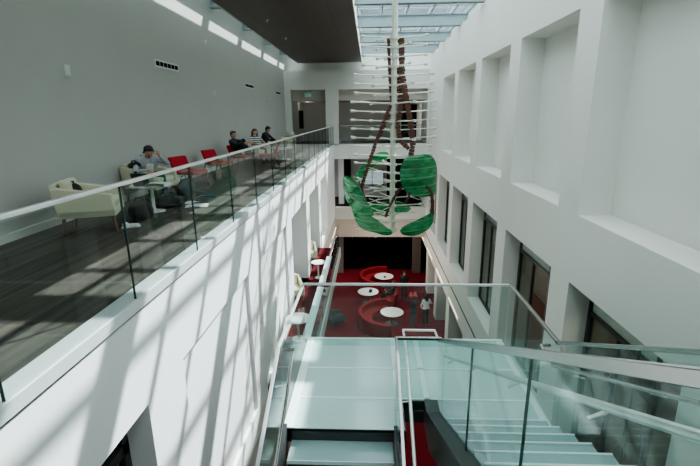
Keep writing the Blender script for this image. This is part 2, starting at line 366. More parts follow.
# ------------------------------------------------------------------ ceiling slab and skylights
SX0, SX1 = -4.25, -.5
b = MB(); b.box(SX0, SX1, -4, 27.35, 4.72, 4.80); struct(b.build('ceiling', M['ceiling']))
b = MB(); b.box(SX0 + .02, SX1 - .02, -4, 28.4, 4.80, ROOF + .05); struct(b.build('ceiling_upstand', M['wall']))
b = MB(); b.box(XW - .3, XR + .6, 28.4, 32, ROOF, ROOF + .1); struct(b.build('roof', M['wall']))
struct(box('trim_31', SX1, SX1 + .03, -4, 27.35, 4.70, 4.83, M['wall_dim'])); struct(box('trim_32', SX0 - .03, SX0, -4, 27.35, 4.70, 4.83, M['wall_dim']))
def skylight(n, x0, x1, xm, purl=True):
    root = MB(); root.box(x0, x0 + .06, -4, 28.4, 5.5, 5.62); root.box(x1 - .06, x1, -4, 28.4, 5.5, 5.62)
    w = root.build('window_%d' % n, M['sky_beam']); struct(w)
    for k in range(-1, 8):
        y = .37 + 3.7 * k
        bb = MB(); bb.box(x0, x1, y - .03, y + .03, 5.05, 5.5); bb.box(x0, x1, y - .14, y + .14, 5.05, 5.10); bb.box(x0, x1, y - .1, y + .1, 5.46, 5.5)
        bb.build('beam', M['sky_beam'], w)
        if k < 7 and purl:
            mm = MB(); mm.box(x0, x1, y + 1.2, y + 1.27, 5.5, 5.6); mm.box(x0, x1, y + 2.43, y + 2.5, 5.5, 5.6)
            mm.build('purlin', M['sky_beam'], w)
    for x in xm:
        MB().box(x - .03, x + .03, -4, 28.4, 5.5, 5.6).build('rafter', M['sky_beam'], w)
    MB().box(x0, x1, -4, 28.4, 5.62, 5.64).build('pane', M['sky_glass'], w)
    return w
skylight(12, SX1, XR + .3, [.45, 1.4, 2.35, 3.2])
w13 = skylight(13, XW, SX0, [], False)
MB().box(-4.715, -4.685, -4, 28.4, 5.34, 6.25).build('sun_block_fin', M['sky_beam'], w13)  # added fin, placed to keep sun off the upper deck wall
# small posts on the right curb where the beams land
for k in range(2, 8):
    y = .37 + 3.7 * k
    struct(box('trim_%d' % (40 + k), XR + .12, XR + .28, y - .07, y + .07, 5.0, 5.2, M['white_metal']))

# ------------------------------------------------------------------ linear wall lights
def strip(X, y0, y1, z, s, label, grp):
    t = thing('linear_wall_light', label, 'light', (X, (y0 + y1) / 2, z), 0, grp)
    h = (y1 - y0) / 2
    MB().box(-.012 if s < 0 else -.03, .03 if s < 0 else .012, -h, h, -.03, .03).build('housing', M['wall'], t)
    MB().box(-.034 if s > 0 else .03, -.03 if s > 0 else .034, -h + .02, h - .02, -.022, .022).build('diffuser', M['led'], t)
nth = ['first', 'second', 'third', 'fourth', 'fifth', 'sixth', 'seventh']
for k in range(6):
    y = 8.15 + 3.72 * k
    strip(XR - .01, y + .3, y + 2.45, -6.09, 1, 'warm strip light along the base of the right atrium wall, %s from the near end' % nth[k], 'linear lights below the right wall')
for k in range(2):
    y = 20.6 + 3.72 * k
    strip(XL + .01, y, y + 2.75, -5.2, -1, 'warm strip light on the grey band of the left atrium wall, %s' % ('nearer of two' if k == 0 else 'farther of two'), 'linear lights below the left wall')

# ------------------------------------------------------------------ deck guardrail
g = thing('glass_guardrail', 'long glass guardrail with steel cap rail along the lounge deck edge', 'guardrail', (XL, 0, 0))
for k in range(-3, 17):
    y0 = 2.18 + 1.53 * k + .006; y1 = min(y0 + 1.53 - .012, YF - .03)
    if y1 - y0 < .3: continue
    gp = MB().box(-.009, .009, y0, y1, .03, 1.09).build('glass_panel', M['guard_glass'], g)
    MB().box(-.0095, .0095, y0 - .004, y0 + .003, .031, 1.09).build('panel_edge', M['glass_edge'], gp)
MB().box(-.024, .024, -2.4, YF, 1.095, 1.13).build('cap_rail', M['steel_white'], g, bevel=.008)
MB().box(-.17, .0, -2.4, YF - .001, -.0, .03).build('floor_trim', M['shoe_metal'], g)
MB().box(.0, .025, -2.4, YF - .001, -.085, .03).build('edge_trim', M['shoe_metal'], g, .006)
MB().box(.0, .012, -2.4, YF - .001, -.10, -.0855).build('groove_shade_bar', M['dark_steel'], g)  # solid dark bar, a groove's shade put in as colour
g2 = thing('glass_guardrail', 'glass guardrail across the far end bridge on the deck level', 'guardrail', (0, YF, 0))
for k in range(4):
    x0 = XL + .04 + k * 1.41
    MB().box(x0, x0 + 1.40, .1, .118, .03, 1.09).build('glass_panel', M['guard_glass'], g2)
MB().box(XL + .04, XR - .04, .08, .14, 1.085, 1.13).build('cap_rail', M['steel'], g2)
MB().box(XL, XR, 0, .12, -.019, .03).build('floor_trim', M['shoe_metal'], g2)

# ------------------------------------------------------------------ staircase
ZM, R_, T_ = -1.98, .165, .317
YN, YE = 4.48, 6.65       # landing near and far edges
st = thing('glass_staircase', 'switchback staircase with frosted glass landing, treads and glass guards', 'staircase', (0, 0, 0))
def part(mb, name, m, bevel=0): return mb.build(name, m, st, bevel)
fr = MB()
for y in (YN + .03, 5.08, 5.80, YE - .03): fr.box(-1.05, 2.2 if y > 5.05 else .36, y - .03, y + .03, ZM - .16, ZM - .012)
for x in (-1.0, .39, .75, 2.15): fr.box(x - .05, x + .05, 5.05 if x > .5 and x < 1 else YN, YE, ZM - .2, ZM - .012)
fr.box(.3, .9, 5.05, 5.11, ZM - .34, ZM - .03)
part(fr, 'landing_frame', M['dark_steel'])
rows = [(YN, 5.065), (5.095, 5.785), (5.815, YE)]
for j, (y0, y1) in enumerate(rows):
    part(MB().box(-.93, .34, y0, y1, ZM - .04, ZM), 'landing_panel', M['frost'], .004)
    if j: part(MB().box(.42, .72, y0, y1, ZM - .04, ZM), 'landing_panel', M['frost'], .004)
    part(MB().box(.80, 2.1, y0, y1, ZM - .04, ZM), 'landing_panel', M['frost'], .004)
tr = MB()
for x0, x1, ya in ((-1.05, -.93, YN), (.34, .42, YN), (.72, .80, YN), (2.1, 2.2, YN)): tr.box(x0, x1, ya if not .6 < x0 < .75 else 5.06, YE, ZM - .03, ZM + .006)
for y in (5.08, 5.80): tr.box(-.93, 2.1, y - .015, y + .015, ZM - .03, ZM + .006)
tr.box(-1.05, 2.2, YE, YE + .05, ZM - .2, ZM + .02)
part(tr, 'landing_trim', M['frost_edge'])
for k in range(1, 12):
    z = ZM - R_ * k; y1 = YN - T_ * (k - 1); y0 = y1 - T_
    tb = part(MB().box(-.95, .28, y0 - .02, y1, z - .045, z), 'tread', M['tread'], .004)
    MB().box(-.95, .28, y0 - .032, y0 - .021, z - .045, z + .004).build('nosing', M['frost_edge'], tb)
    part(MB().box(-.95, .28, y1 - .012, y1 - .002, z + .001, z + R_ - .05), 'riser', M['dark_steel'])
    z = ZM + R_ * k
    tb = part(MB().box(.90, 2.08, y0 - .02, y1, z - .045, z), 'tread', M['tread'], .004)
    MB().box(.90, 2.08, y1 + .001, y1 + .022, z - .045, z + .004).build('nosing', M['frost_edge'], tb)
    part(MB().box(.90, 2.08, y1 - .02, y1 - .008, z - R_ + .001, z - .05), 'riser', M['dark_steel'])
SL = R_ / T_
ytop = YN - T_ * 11
for x0, s in ((-1.05, -1), (.29, -1), (.72, 1), (2.10, 1)):
    zt = ZM + s * R_ * 11.3; yb = 5.05 if x0 == .72 else YN
    pts = ([(x0, yb, ZM - .28), (x0, yb, ZM + .02), (x0, YN + .3, ZM + .03)] if yb > YN else [(x0, YN, ZM - .28), (x0, YN, ZM + .06)]) + [ (x0, ytop - .1, zt + .06 + (0 if s < 0 else .05)), (x0, ytop - .1, zt - .26)] + ([(x0, YN, ZM - .28)] if yb > YN else [])
    part(MB().prism(pts, (.17 if x0 == .72 else .05, 0, 0)), 'stringer', M['dark_steel'])
# guard glass: sloped panels along a flight
def guard_flight(x, s, n, ya, yb, name='guard_panel', top=1.06):
    for i in range(n):
        a = ya + (yb - ya) * i / n; c = ya + (yb - ya) * (i + 1) / n; gap = .006 if yb > ya else -.006
        a += gap; c -= gap
        za, zc = ZM + s * (YN - a) * SL, ZM + s * (YN - c) * SL
        pts = [(x, a, za + .05), (x, c, zc + .05), (x, c, zc + top), (x, a, za + top)]
        gp = part(MB().prism(pts, (.016, 0, 0)), name, M['stair_glass'])
        if i: MB().prism([(x, a - .008, za + .05), (x, a - .001, za + .05), (x, a - .001, za + top), (x, a - .008, za + top)], (.016, 0, 0)).build('panel_edge', M['glass_edge'], gp)
guard_flight(-1.06, -1, 3, YN, ytop); guard_flight(.31, -1, 3, YN, ytop)
guard_flight(.84, 1, 3, YN, ytop - .1, top=.98 + .36 * SL); guard_flight(2.18, 1, 3, YN, ytop - .1, top=1.06 + .2 * SL)
for x, y0, y1 in ((-1.06, YN, YE - .2), (2.18, YN, YE - .2), (.31, YN, 4.83), (.84, YN, 4.83)):
    part(MB().box(x, x + .016, y0 + .006, y1 - .006, ZM + .0, ZM + 1.06), 'guard_panel', M['stair_glass'])
part(MB().box(.33, .84, 4.82, 4.836, ZM + .01, ZM + 1.06), 'guard_panel', M['stair_glass'])
for k in range(2):
    x0 = -1.04 + k * 1.61
    part(MB().box(x0, x0 + 1.60, YE - .2, YE - .184, ZM + .01, ZM + 1.06), 'guard_panel', M['stair_glass'])
# cap rails
zc = ZM + 1.08
def rail(pts, w, h, name, m): 
    """flat bar along points"""
    b = MB()
    pts = [V(p) for p in pts]
    for p, q in zip(pts, pts[1:]):
        d = (q - p); L = d.length; d.normalize(); rgt = d.cross(V((0, 0, 1))).normalized(); up = rgt.cross(d)
        MM = Matrix((rgt, d, up)).transposed().to_4x4(); MM.translation = p
        b.box(-w / 2, w / 2, -w / 2, L + w / 2, -h / 2, h / 2, MM)
    return part(b, name, m, .004)
dz = (YN - ytop) * SL
rail([(-1.05, YE - .19, zc), (2.19, YE - .19, zc)], .04, .035, 'cap_rail', M['steel_white'])
rail([(2.19, YE - .19, zc), (2.19, YN + .2, zc), (2.19, ytop - .1, zc + dz + .3 * SL), (2.19, -.3, zc + dz + .3 * SL)], .045, .04, 'cap_rail', M['steel'])
rail([(-1.05, YE - .19, zc), (-1.05, YN, zc), (-1.05, ytop, zc - dz)], .035, .03, 'cap_rail', M['steel_white'])
rail([(.32, ytop, zc - dz), (.32, YN, zc - .04), (.32, 4.83, zc - .05), (.85, 4.83, zc - .05)], .036, .036, 'cap_rail', M['steel'])
rail([(.85, 4.83, zc - .07), (.85, ytop - .1, zc + (4.83 - ytop + .1) * SL - .07), (.85, -.4, zc + (4.83 - ytop + .1) * SL - .07)], .055, .05, 'cap_rail', M['steel'])
def handrail(pts, r, m, brackets):
    h = part(MB().tube(pts, r, 12), 'handrail', m)
    for p, q in brackets: MB().tube([p, q], .009, 8).build('bracket', M['steel_white'], h)
zh = ZM + .95
zq = -1.19
handrail([(.46, ytop, zq + .02 - dz * 1.1), (.46, 4.85, zq), (.46, 5.5, zq), (.89, 5.5, zq), (.92, 4.84, zq), (.92, ytop, zq + (4.84 - ytop) * .527), (.92, ytop - .8, zq + (4.84 - ytop) * .527)], .019, M['steel_white'],
         [((.33, y, zq - (4.85 - y) * .55 - .04), (.46, y, zq - (4.85 - y) * .55 - .02)) for y in (4.35, 2.9)] + [((.85, y, zq + (4.84 - y) * .527 - .05), (.92, y, zq + (4.84 - y) * .527 - .02)) for y in (4.3, 3.4, 2.4, 1.5)])
handrail([(-1.05, 4.66, zh), (-.9, 4.66, zh), (-.9, 4.5, zh), (-.9, ytop, zh - dz)], .019, M['steel'],
         [((-1.05, y, zh - (YN - y) * SL - .05), (-.9, y, zh - (YN - y) * SL - .02)) for y in (4.2, 2.8)])
handrail([(2.18, 4.85, zh), (2.07, 4.85, zh), (2.07, 4.5, zh - .06), (2.07, ytop, zh + dz - .16)], .019, M['steel'],
         [((2.18, y, zh + (YN - y) * SL - .15), (2.07, y, zh + (YN - y) * SL - .12)) for y in (4.0, 2.9, 1.8)])

# ------------------------------------------------------------------ middle-level balcony on the left
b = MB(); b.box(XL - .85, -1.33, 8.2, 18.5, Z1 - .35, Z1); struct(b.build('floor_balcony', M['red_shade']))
bf = MB(); bf.box(-1.33, -1.29, 8.2, 18.5, Z1 - .38, Z1 + .03); struct(bf.build('trim_51', M['wall_grey']))
g3 = thing('glass_guardrail', 'glass guardrail with broad pale cap on the middle level balcony edge', 'guardrail', (-1.35, 0, Z1))
for y0, y1 in ((8.3, 9.9), (9.95, 11.2), (11.5, 12.7), (12.75, 13.9), (14.0, 16.0), (16.05, 18.4)):
    MB().box(-.01, .01, y0, y1, .0, 1.06).build('glass_panel', M['stair_glass'], g3)
for y0, y1 in ((8.3, 11.2), (11.5, 13.9)): MB().box(-.09, .09, y0, y1, 1.06, 1.11).build('cap_rail', M['frost'], g3, .01)
MB().box(-.03, .03, 14.0, 18.4, 1.06, 1.1).build('cap_rail', M['steel'], g3)

# ------------------------------------------------------------------ hanging sculpture
SXp, SYp = .62, 12.0
sp = thing('hanging_sculpture', 'tall hanging sculpture of white spoked pole, brown ribbons and green glass leaves', 'sculpture', (SXp, SYp, 0))
tiers = [3.57 - .2277 * i for i in range(23)]
prof = [(0, -1.56), (.072, -1.56)]
for z in reversed(tiers): prof += [(.072, z - .03), (.115, z - .03), (.115, z + .03), (.072, z + .03)]
MB().lathe(prof + [(.072, 5.05), (0, 5.05)], n=16).build('pole', M['pole'], sp)
for i, z in enumerate(tiers):
    L = .82 if i < 4 else (1.0 if i < 7 else (1.1 if i < 12 else 1.02))
    angs = [0, PI] + ([2.3, -1.0 if i % 2 else 1.9] if i < 16 else [2.2 + .2 * math.sin(i), 4.0 + .3 * math.cos(2 * i)])
    for j, a in enumerate(angs):
        l = L if j < 2 else L * .8
        if i >= 15: l *= (.62 + .3 * ((i + j) % 2)) if j < 2 else .8
        d = V((math.cos(a + .06 * math.sin(3.1 * i)), math.sin(a + .06 * math.sin(3.1 * i)), .0)); up = V((0, 0, .05 if j < 2 else .02))
        e = d * l + up; rb = MB().tube([V((0, 0, z)), V((0, 0, z)) + e * .5, V((0, 0, z)) + e], [.017, .015, .013], 6)
        if i < 15:
            rb.tube([V((0, 0, z)) + e * .92, V((0, 0, z)) + e * 1.03], [.034, .038], 8)
        else:    # forked ends
            p = V((0, 0, z)) + e; sd = V((-d.y, d.x, 0))
            rb.tube([p - e * .25, p + d * .12 + sd * .2 + V((0, 0, .1))], .009, 6); rb.tube([p - e * .25, p + d * .12 - sd * .16 - V((0, 0, .08))], .009, 6)
        rb.build('rod', M['pole'], sp)

def leaf(outline, Rc, side, thick=.02):
    """curved glass sheet: outline in (x, z) wrapped on an upright cylinder of radius Rc about the pole; side -1 = towards the viewer"""
    xs = [p[0] for p in outline]; zs = [p[1] for p in outline]
    # smooth the outline
    mx = (min(xs) + max(xs)) / 2; mz = (min(zs) + max(zs)) / 2
    outline = [(mx + (x - mx) * 1.10, mz + (z - mz) * 1.12) for x, z in outline]; xs = [p[0] for p in outline]; zs = [p[1] for p in outline]
    pts = [V((x, z, 0)) for x, z in outline]
    for _ in range(2):
        q = []
        for i in range(len(pts)):
            a, c = pts[i], pts[(i + 1) % len(pts)]; q += [a * .75 + c * .25, a * .25 + c * .75]
        pts = q
    bm = bmesh.new(); f = bm.faces.new([bm.verts.new((p.x, p.y, 0)) for p in pts])
    for k in range(1, 28):
        x = min(xs) + (max(xs) - min(xs)) * k / 28
        bmesh.ops.bisect_plane(bm, geom=bm.verts[:] + bm.edges[:] + bm.faces[:], plane_co=(x, 0, 0), plane_no=(1, 0, 0))
    for k in range(1, 16):
        z = min(zs) + (max(zs) - min(zs)) * k / 16
        bmesh.ops.bisect_plane(bm, geom=bm.verts[:] + bm.edges[:] + bm.faces[:], plane_co=(0, z, 0), plane_no=(0, 1, 0))
    bmesh.ops.triangulate(bm, faces=[f for f in bm.faces if len(f.verts) > 4])
    zc = (min(zs) + max(zs)) / 2; hz = (max(zs) - min(zs)) / 2
    for v in bm.verts:
        x, z = v.co.x, v.co.y; xx = max(-Rc * .985, min(Rc * .985, x)); w = 1 - .12 * ((z - zc) / hz) ** 2 + .03 * math.sin(13.8 * z)
        v.co = V((x, side * math.sqrt(Rc * Rc - xx * xx) * w, z + .015 * math.sin(9 * x)))
    me = bpy.data.meshes.new('leaf'); bm.to_mesh(me); bm.free()
    o = bpy.data.objects.new('leaf', me); col.objects.link(o); o.parent = sp; me.materials.append(M['leaf'])
    for p in me.polygons: p.use_smooth = True
    m = o.modifiers.new('solid', 'SOLIDIFY'); m.thickness = thick; m.offset = 0
    return o
leaf([(0.18, 0.43), (0.27, 0.6), (0.45, 0.67), (0.87, 0.65), (1.05, 0.47), (1.11, 0.22), (1.1, -0.21), (1.03, -0.33), (0.75, -0.31), (0.44, -0.23), (0.26, -0.1), (0.16, 0.13)], 1.2, -1)
leaf([(-1.31, 0.07), (-1.01, 0.08), (-0.83, -0.2), (-0.73, -0.41), (-0.57, -0.62), (-0.55, -0.78), (-0.89, -0.72), (-1.15, -0.59), (-1.28, -0.4), (-1.32, -0.12)], 1.34, -1)
leaf([(-1.07, -0.67), (-0.84, -0.72), (-0.52, -0.89), (-0.21, -1.07), (-0.05, -1.21), (-0.2, -1.29), (-0.57, -1.24), (-0.84, -1.17), (-0.97, -1.02), (-1.06, -0.83)], 1.15, -1)
leaf([(0.19, -1.16), (0.32, -1.05), (0.58, -0.95), (0.94, -0.89), (1.09, -0.84), (1.1, -1.02), (0.95, -1.24), (0.69, -1.33), (0.32, -1.32), (0.21, -1.24)], 1.15, -1)
leaf([(-0.99, 0.09), (-0.75, 0.36), (-0.45, 0.56), (-0.22, 0.65), (-0.07, 0.56), (-0.21, 0.38), (-0.57, 0.21), (-0.81, -0.03), (-0.96, -0.09)], 1.1, 1)
leaf([(-.75, -1.0), (-.3, -.82), (.3, -.85), (.6, -.98), (.3, -1.2), (-.3, -1.25)], 1.0, 1)

def ribbon(path, w0, w1, depth, y0=-.1, y1=-.1):
    """stack of dark blocks along a path in (x, z): one strand"""
    P3 = [V((x, 0, z)) for x, z in path]; seg = [(b_ - a_).length for a_, b_ in zip(P3, P3[1:])]; tot = sum(seg); n = max(3, int(tot / .085)); b = MB()
    def at(s):
        for L, a_, b_ in zip(seg, P3, P3[1:]):
            if s <= L: return a_.lerp(b_, s / L)
            s -= L
        return P3[-1].copy()
    for k in range(n):
        a_, c_ = at(tot * k / n), at(tot * (k + .90) / n); d = (c_ - a_); L = d.length
        if L < 1e-4: continue
        d.normalize(); yv = V((0, 1, 0)); xv = yv.cross(d).normalized(); MM = Matrix((xv, yv, d)).transposed().to_4x4()
        f = k / n; a_.y = y0 + (y1 - y0) * f; MM.translation = a_; w = (w0 + (w1 - w0) * f) * (1 + .14 * math.sin(k * 2.3))
        b.box(-w / 2, w / 2, -depth / 2, depth / 2, 0, L, MM)
    b.tube([at(tot * k / 16) + V((0, y0 + (y1 - y0) * k / 16, 0)) for k in range(17)], .012, 6)
    b.build('ribbon', M['vine'], sp)
ribbon([(0.17, 3.62), (0.21, 2.7), (0.33, 2.06), (0.46, 1.42), (0.52, 0.9), (0.44, 0.5), (0.2, 0.1)], .15, .13, .05, .1, -.2)
ribbon([(.1, 2.9), (.17, 2.3), (.25, 1.9), (.12, 1.6)], .2, .2, .05, .14, .14)
ribbon([(.3, 2.2), (.40, 1.8), (.47, 1.3)], .15, .1, .05, .13, .1)
ribbon([(-0.15, 3.62), (-0.11, 2.68), (-0.05, 2.0), (-0.26, 1.51), (-0.46, 0.99), (-0.67, 0.38), (-0.87, -0.26), (-0.75, -0.55)], .08, .10, .05, .14, -.3)
ribbon([(-.02, 1.95), (-.2, 1.55), (-.4, 1.05)], .12, .1, .04, .18, .1)
ribbon([(0.17, 1.94), (0.1, 1.43), (0.18, 1.03), (0.42, 0.8)], .12, .12, .05, -.15, -.1)
ribbon([(0.38, -0.04), (0.18, -0.2), (0.05, -0.4), (-0.12, -0.74), (-0.2, -1.0)], .07, .06, .04, -.5, -.4)
ribbon([(0.75, -0.04), (0.97, -0.26), (1.04, -0.6), (1.06, -0.95)], .08, .1, .04, -.85, -.3)
ribbon([(0.47, -0.2), (0.43, -0.46), (0.33, -0.65)], .06, .06, .04, -.3, -.3)

# ------------------------------------------------------------------ furniture kinds
def make_armchair(label, group=None):
    t = thing('cream_armchair', label, 'armchair', (0, 0, 0), 0, group)     # faces +x
    W, D = .76, .76
    MB().box(-D / 2, D / 2, -W / 2, W / 2, .27, .38).build('seat_base', M['cream'], t, .02)
    MB().box(-D / 2 + .16, D / 2 - .02, -W / 2 + .09, W / 2 - .09, .381, .50).build('seat_cushion', M['cream'], t, .04, segs=3)
    for s in (-1, 1):
        pts = [(-D / 2, 0, .27), (D / 2, 0, .27), (D / 2 - .02, 0, .60), (-D / 2 + .06, 0, .72), (-D / 2 - .06, 0, .72)]
        pts = [V((p[0], s * W / 2 - (.0 if s < 0 else .08), p[2])) for p in pts]
        MB().prism(pts, (0, .08, 0)).build('armrest', M['cream'], t, .025, segs=3)
    MB().prism([(-D / 2 - .0, -W / 2 + .081, .27), (-D / 2 + .1, -W / 2 + .081, .27), (-D / 2 + .02, -W / 2 + .081, .76), (-D / 2 - .08, -W / 2 + .081, .76)], (0, W - .162, 0)).build('backrest', M['cream'], t, .02)
    MB().prism([(-D / 2 + .11, -W / 2 + .1, .5), (-D / 2 + .24, -W / 2 + .1, .5), (-D / 2 + .15, -W / 2 + .1, .80), (-D / 2 + .03, -W / 2 + .1, .80)], (0, W - .2, 0)).build('back_cushion', M['cream'], t, .04, segs=3)
    for sx in (-1, 1):
        for sy in (-1, 1):
            MB().tube([(sx * (D / 2 - .06), sy * (W / 2 - .06), .27), (sx * (D / 2 - .02), sy * (W / 2 - .05), 0)], [.026, .016], 8).build('leg', M['wood'], t)
    return t
def make_red_chair(label, group):
    t = thing('red_chair', label, 'chair', (0, 0, 0), 0, group)             # faces +x
    MB().box(-.27, .33, -.29, .29, .36, .45).build('seat', M['red_seat'], t, .025)
    MB().prism([(-.25, -.29, .45), (-.17, -.29, .45), (-.29, -.29, .77), (-.37, -.29, .77)], (0, .58, 0)).build('backrest', M['red_chair'], t, .025)
    for s in (-1, 1):
        MB().tube([(.27, s * .28, .36), (.34, s * .30, 0)], [.022, .016], 8).build('leg', M['wood'], t)
        MB().tube([(-.24, s * .28, .36), (-.36, s * .30, 0)], [.022, .016], 8).build('leg', M['wood'], t)
    return t
def round_table(name, loc, r, h, label, cat='table', group=None, base=M['white_metal']):
    t = thing(name, label, cat, loc, 0, group)
    MB().lathe([(0, h - .03), (r - .015, h - .03), (r, h - .02), (r, h - .005), (r - .008, h), (0, h)], n=40).build('tabletop', M['table_white'], t)
    MB().lathe([(.03, .02), (.03, h - .03)], n=14).build('column', base, t)
    MB().lathe([(0, .025), (r * .55, .012), (r * .55, 0), (0, 0)], n=28).build('base', base, t)
    return t

GA = 'cream armchairs in the lounge'
a0 = make_armchair('empty cream armchair nearest the glass guardrail, black bag on its seat back', GA)
a0.location = (-4.26, 6.42, 0); a0.rotation_euler = (0, 0, .36)
dup(a0, (-4.58, 8.95, 0), -.2, 'cream armchair holding the student in the grey hoodie', GA)
dup(a0, (-4.22, 16.5, 0), -.4, 'cream armchair under the woman in the striped top', GA)
dup(a0, (-4.22, 18.0, 0), -.2, 'cream armchair under the person in the black jacket with a laptop', GA)
dup(a0, (-4.0, 19.6, 0), 2.6, 'empty cream armchair farthest along the deck, before the bin', GA)
GM = 'cream armchairs on the middle balcony'
dup(a0, (-2.5, 12.7, Z1), -1.2, 'cream armchair in the nearer opening of the left atrium wall', GM)
dup(a0, (-2.5, 16.5, Z1), -1.35, 'cream armchair in the farther opening of the left atrium wall', GM)
GR = 'red chairs along the lounge wall'
r0 = make_red_chair('empty red chair just beyond the student in the grey hoodie', GR); r0.location = (-4.38, 10.45, 0); r0.rotation_euler = (0, 0, -.3)
dup(r0, (-4.4, 12.6, 0), -.3, 'empty red chair halfway along the wall, second from the grey hoodie', GR)
dup(r0, (-4.34, 14.7, 0), -.25, 'red chair under the person with raised black knees', GR)
dup(r0, (-3.45, 15.0, 0), 3.3, 'red chair turned to the wall beside the glass guardrail', GR)

round_table('side_table', (-4.0, 7.78, 0), .36, .50, 'low round white table holding a dark laptop beside the cream armchair', 'table')
round_table('side_table', (-3.42, 17.7, 0), .34, .50, 'low round white table before the person in the black jacket')
round_table('side_table', (-1.85, 10.3, Z1), .33, .60, 'round white table on the middle balcony nearest the stairs', group='balcony tables')
round_table('side_table', (-1.85, 14.8, Z1), .26, .60, 'round white table on the middle balcony farther from the stairs', group='balcony tables')

def laptop(loc, rz, label, scr):
    t = thing('laptop', label, 'laptop', loc, rz)
    MB().box(-.12, .12, -.17, .17, 0, .018).build('keyboard_base', M['laptop'], t, .004)
    MB().box(-.005, .005, -.17, .17, 0, .23, Matrix.Translation((.12, 0, .014)) @ Matrix.Rotation(.25, 4, 'Y')).build('lid', M['laptop'], t)
    MB().box(-.008, -.006, -.155, .155, .02, .215, Matrix.Translation((.12, 0, .014)) @ Matrix.Rotation(.25, 4, 'Y')).build('screen', scr, t)
    return t
laptop((-4.02, 7.66, .5), -1.75, 'open dark laptop on the round white table by the cream armchair', M['laptop'])
laptop((-3.5, 17.7, .5), 0.4, 'open laptop with a bright screen before the person in the black jacket', M['screen'])
def sheet(name, loc, rx, ry, rz, w, h, label, m=M['paper'], t_=.004, cat='paper'):
    b = MB(); n = 6
    for i in range(n):
        u0, u1 = -w / 2 + w * i / n, -w / 2 + w * (i + 1) / n; f = lambda u: .02 * math.cos(u / w * 3)
        b.prism([(u0, -h / 2, f(u0)), (u1, -h / 2, f(u1)), (u1, -h / 2, f(u1) + t_), (u0, -h / 2, f(u0) + t_)], (0, h, 0))
    o = b.build(name, m); o.location = loc; o.rotation_euler = (rx, ry, rz); return tag(o, label, cat)
sheet('paper_sheet', (-3.74, 7.39, .53), -.35, .1, .5, .30, .24, 'white paper sheet hanging over the edge of the round table')
sheet('open_notebook', (-3.38, 8.25, .0), 0, 0, .3, .42, .30, 'open white notebook lying on the deck floor beside the dark bag', cat='notebook')
sheet('paper_sheet', (-3.62, 8.6, .0), 0, 0, 1.0, .28, .2, 'crumpled white sheet on the floor behind the open notebook')
sheet('blue_folder', (-3.55, 9.3, .0), 0, 0, .3, .34, .16, 'small blue folder on the deck floor behind the white notebook', M['bluebook'], .012, 'folder')
def bag(name, loc, rz, sx, sy, sz, m, label, cat='bag'):
    t = thing(name, label, cat, loc, rz)
    b = MB(); b.ball((0, 0, sz * .5), .5, (sx, sy, sz), n=18)
    b.ball((sx * .18, 0, sz * .35), .5, (sx * .62, sy * .9, sz * .7), n=14); b.ball((-sx * .2, 0, sz * .33), .5, (sx * .6, sy * 1.02, sz * .66), n=14)
    for v in b.bm.verts: v.co.z = max(0, v.co.z + .012 * math.sin(23 * v.co.x + 17 * v.co.y))
    b.build('bag_body', m, t, smooth=True)
    MB().tube([(-sx * .25, sy * .1, sz * .85), (-sx * .15, sy * .12, sz * 1.12), (sx * .1, sy * .12, sz * 1.12), (sx * .2, sy * .1, sz * .85)], .012, 8).build('strap', m, t)
    pk = MB(); pk.box(-sx * .22, sx * .22, -sy * .52, -sy * .42, sz * .15, sz * .5); pk.build('pocket', m, t, .01)
    return t
bag('backpack', (-3.86, 7.06, 0), .5, .40, .30, .34, M['black'], 'black backpack on the floor between the cream armchair and round table')
bag('duffel_bag', (-3.92, 8.22, 0), .2, .66, .32, .24, M['charcoal'], 'dark grey duffel bag lying on the deck beside the open notebook')
bag('teal_backpack', (-3.95, 9.15, 0), .9, .36, .28, .42, M['teal'], 'dark teal backpack by the seated student feet')
bag('black_bag', (-4.44, 6.30, .50), .9, .24, .2, .24, M['black'], 'black bag slumped in the empty cream armchair')
bag('black_pouch', (-4.74, 8.66, .70), .1, .26, .09, .13, M['black'], 'black pouch on the armrest beside the grey hoodie student', 'pouch')
t = thing('water_bottle', 'metal water bottle on the round white table behind the armchair', 'bottle', (-4.27, 7.80, .5))
MB().lathe([(0, 0), (.035, 0), (.035, .17), (.028, .19), (.0, .19)], n=16).build('bottle_body', M['steel'], t); MB().lathe([(0, .19), (.024, .19), (.024, .235), (0, .235)], n=16).build('bottle_cap', M['black'], t)
t = thing('shoe', 'white shoe on the deck floor in front of the cream armchair', 'shoe', (-3.78, 6.55, 0), .6)
MB().box(-.14, .14, -.045, .045, 0, .025).build('sole', M['white_cloth'], t, .012); MB().ball((.02, 0, .03), .06, (2.0, .75, .6)).ball((-.07, 0, .05), .05, (1.1, .85, 1.0)).build('upper', M['white_cloth'], t, smooth=True)
t = thing('waste_bin', 'squat beige waste bin at the far end of the deck', 'bin', (-3.75, 20.9, 0))
MB().lathe([(0, 0), (.26, 0), (.28, .8), (.24, .85), (0, .85)], n=24).build('bin_body', M['bin'], t); MB().lathe([(0, .85), (.2, .86), (.16, .97), (0, .99)], n=24).build('bin_lid', M['wall_dim'], t)

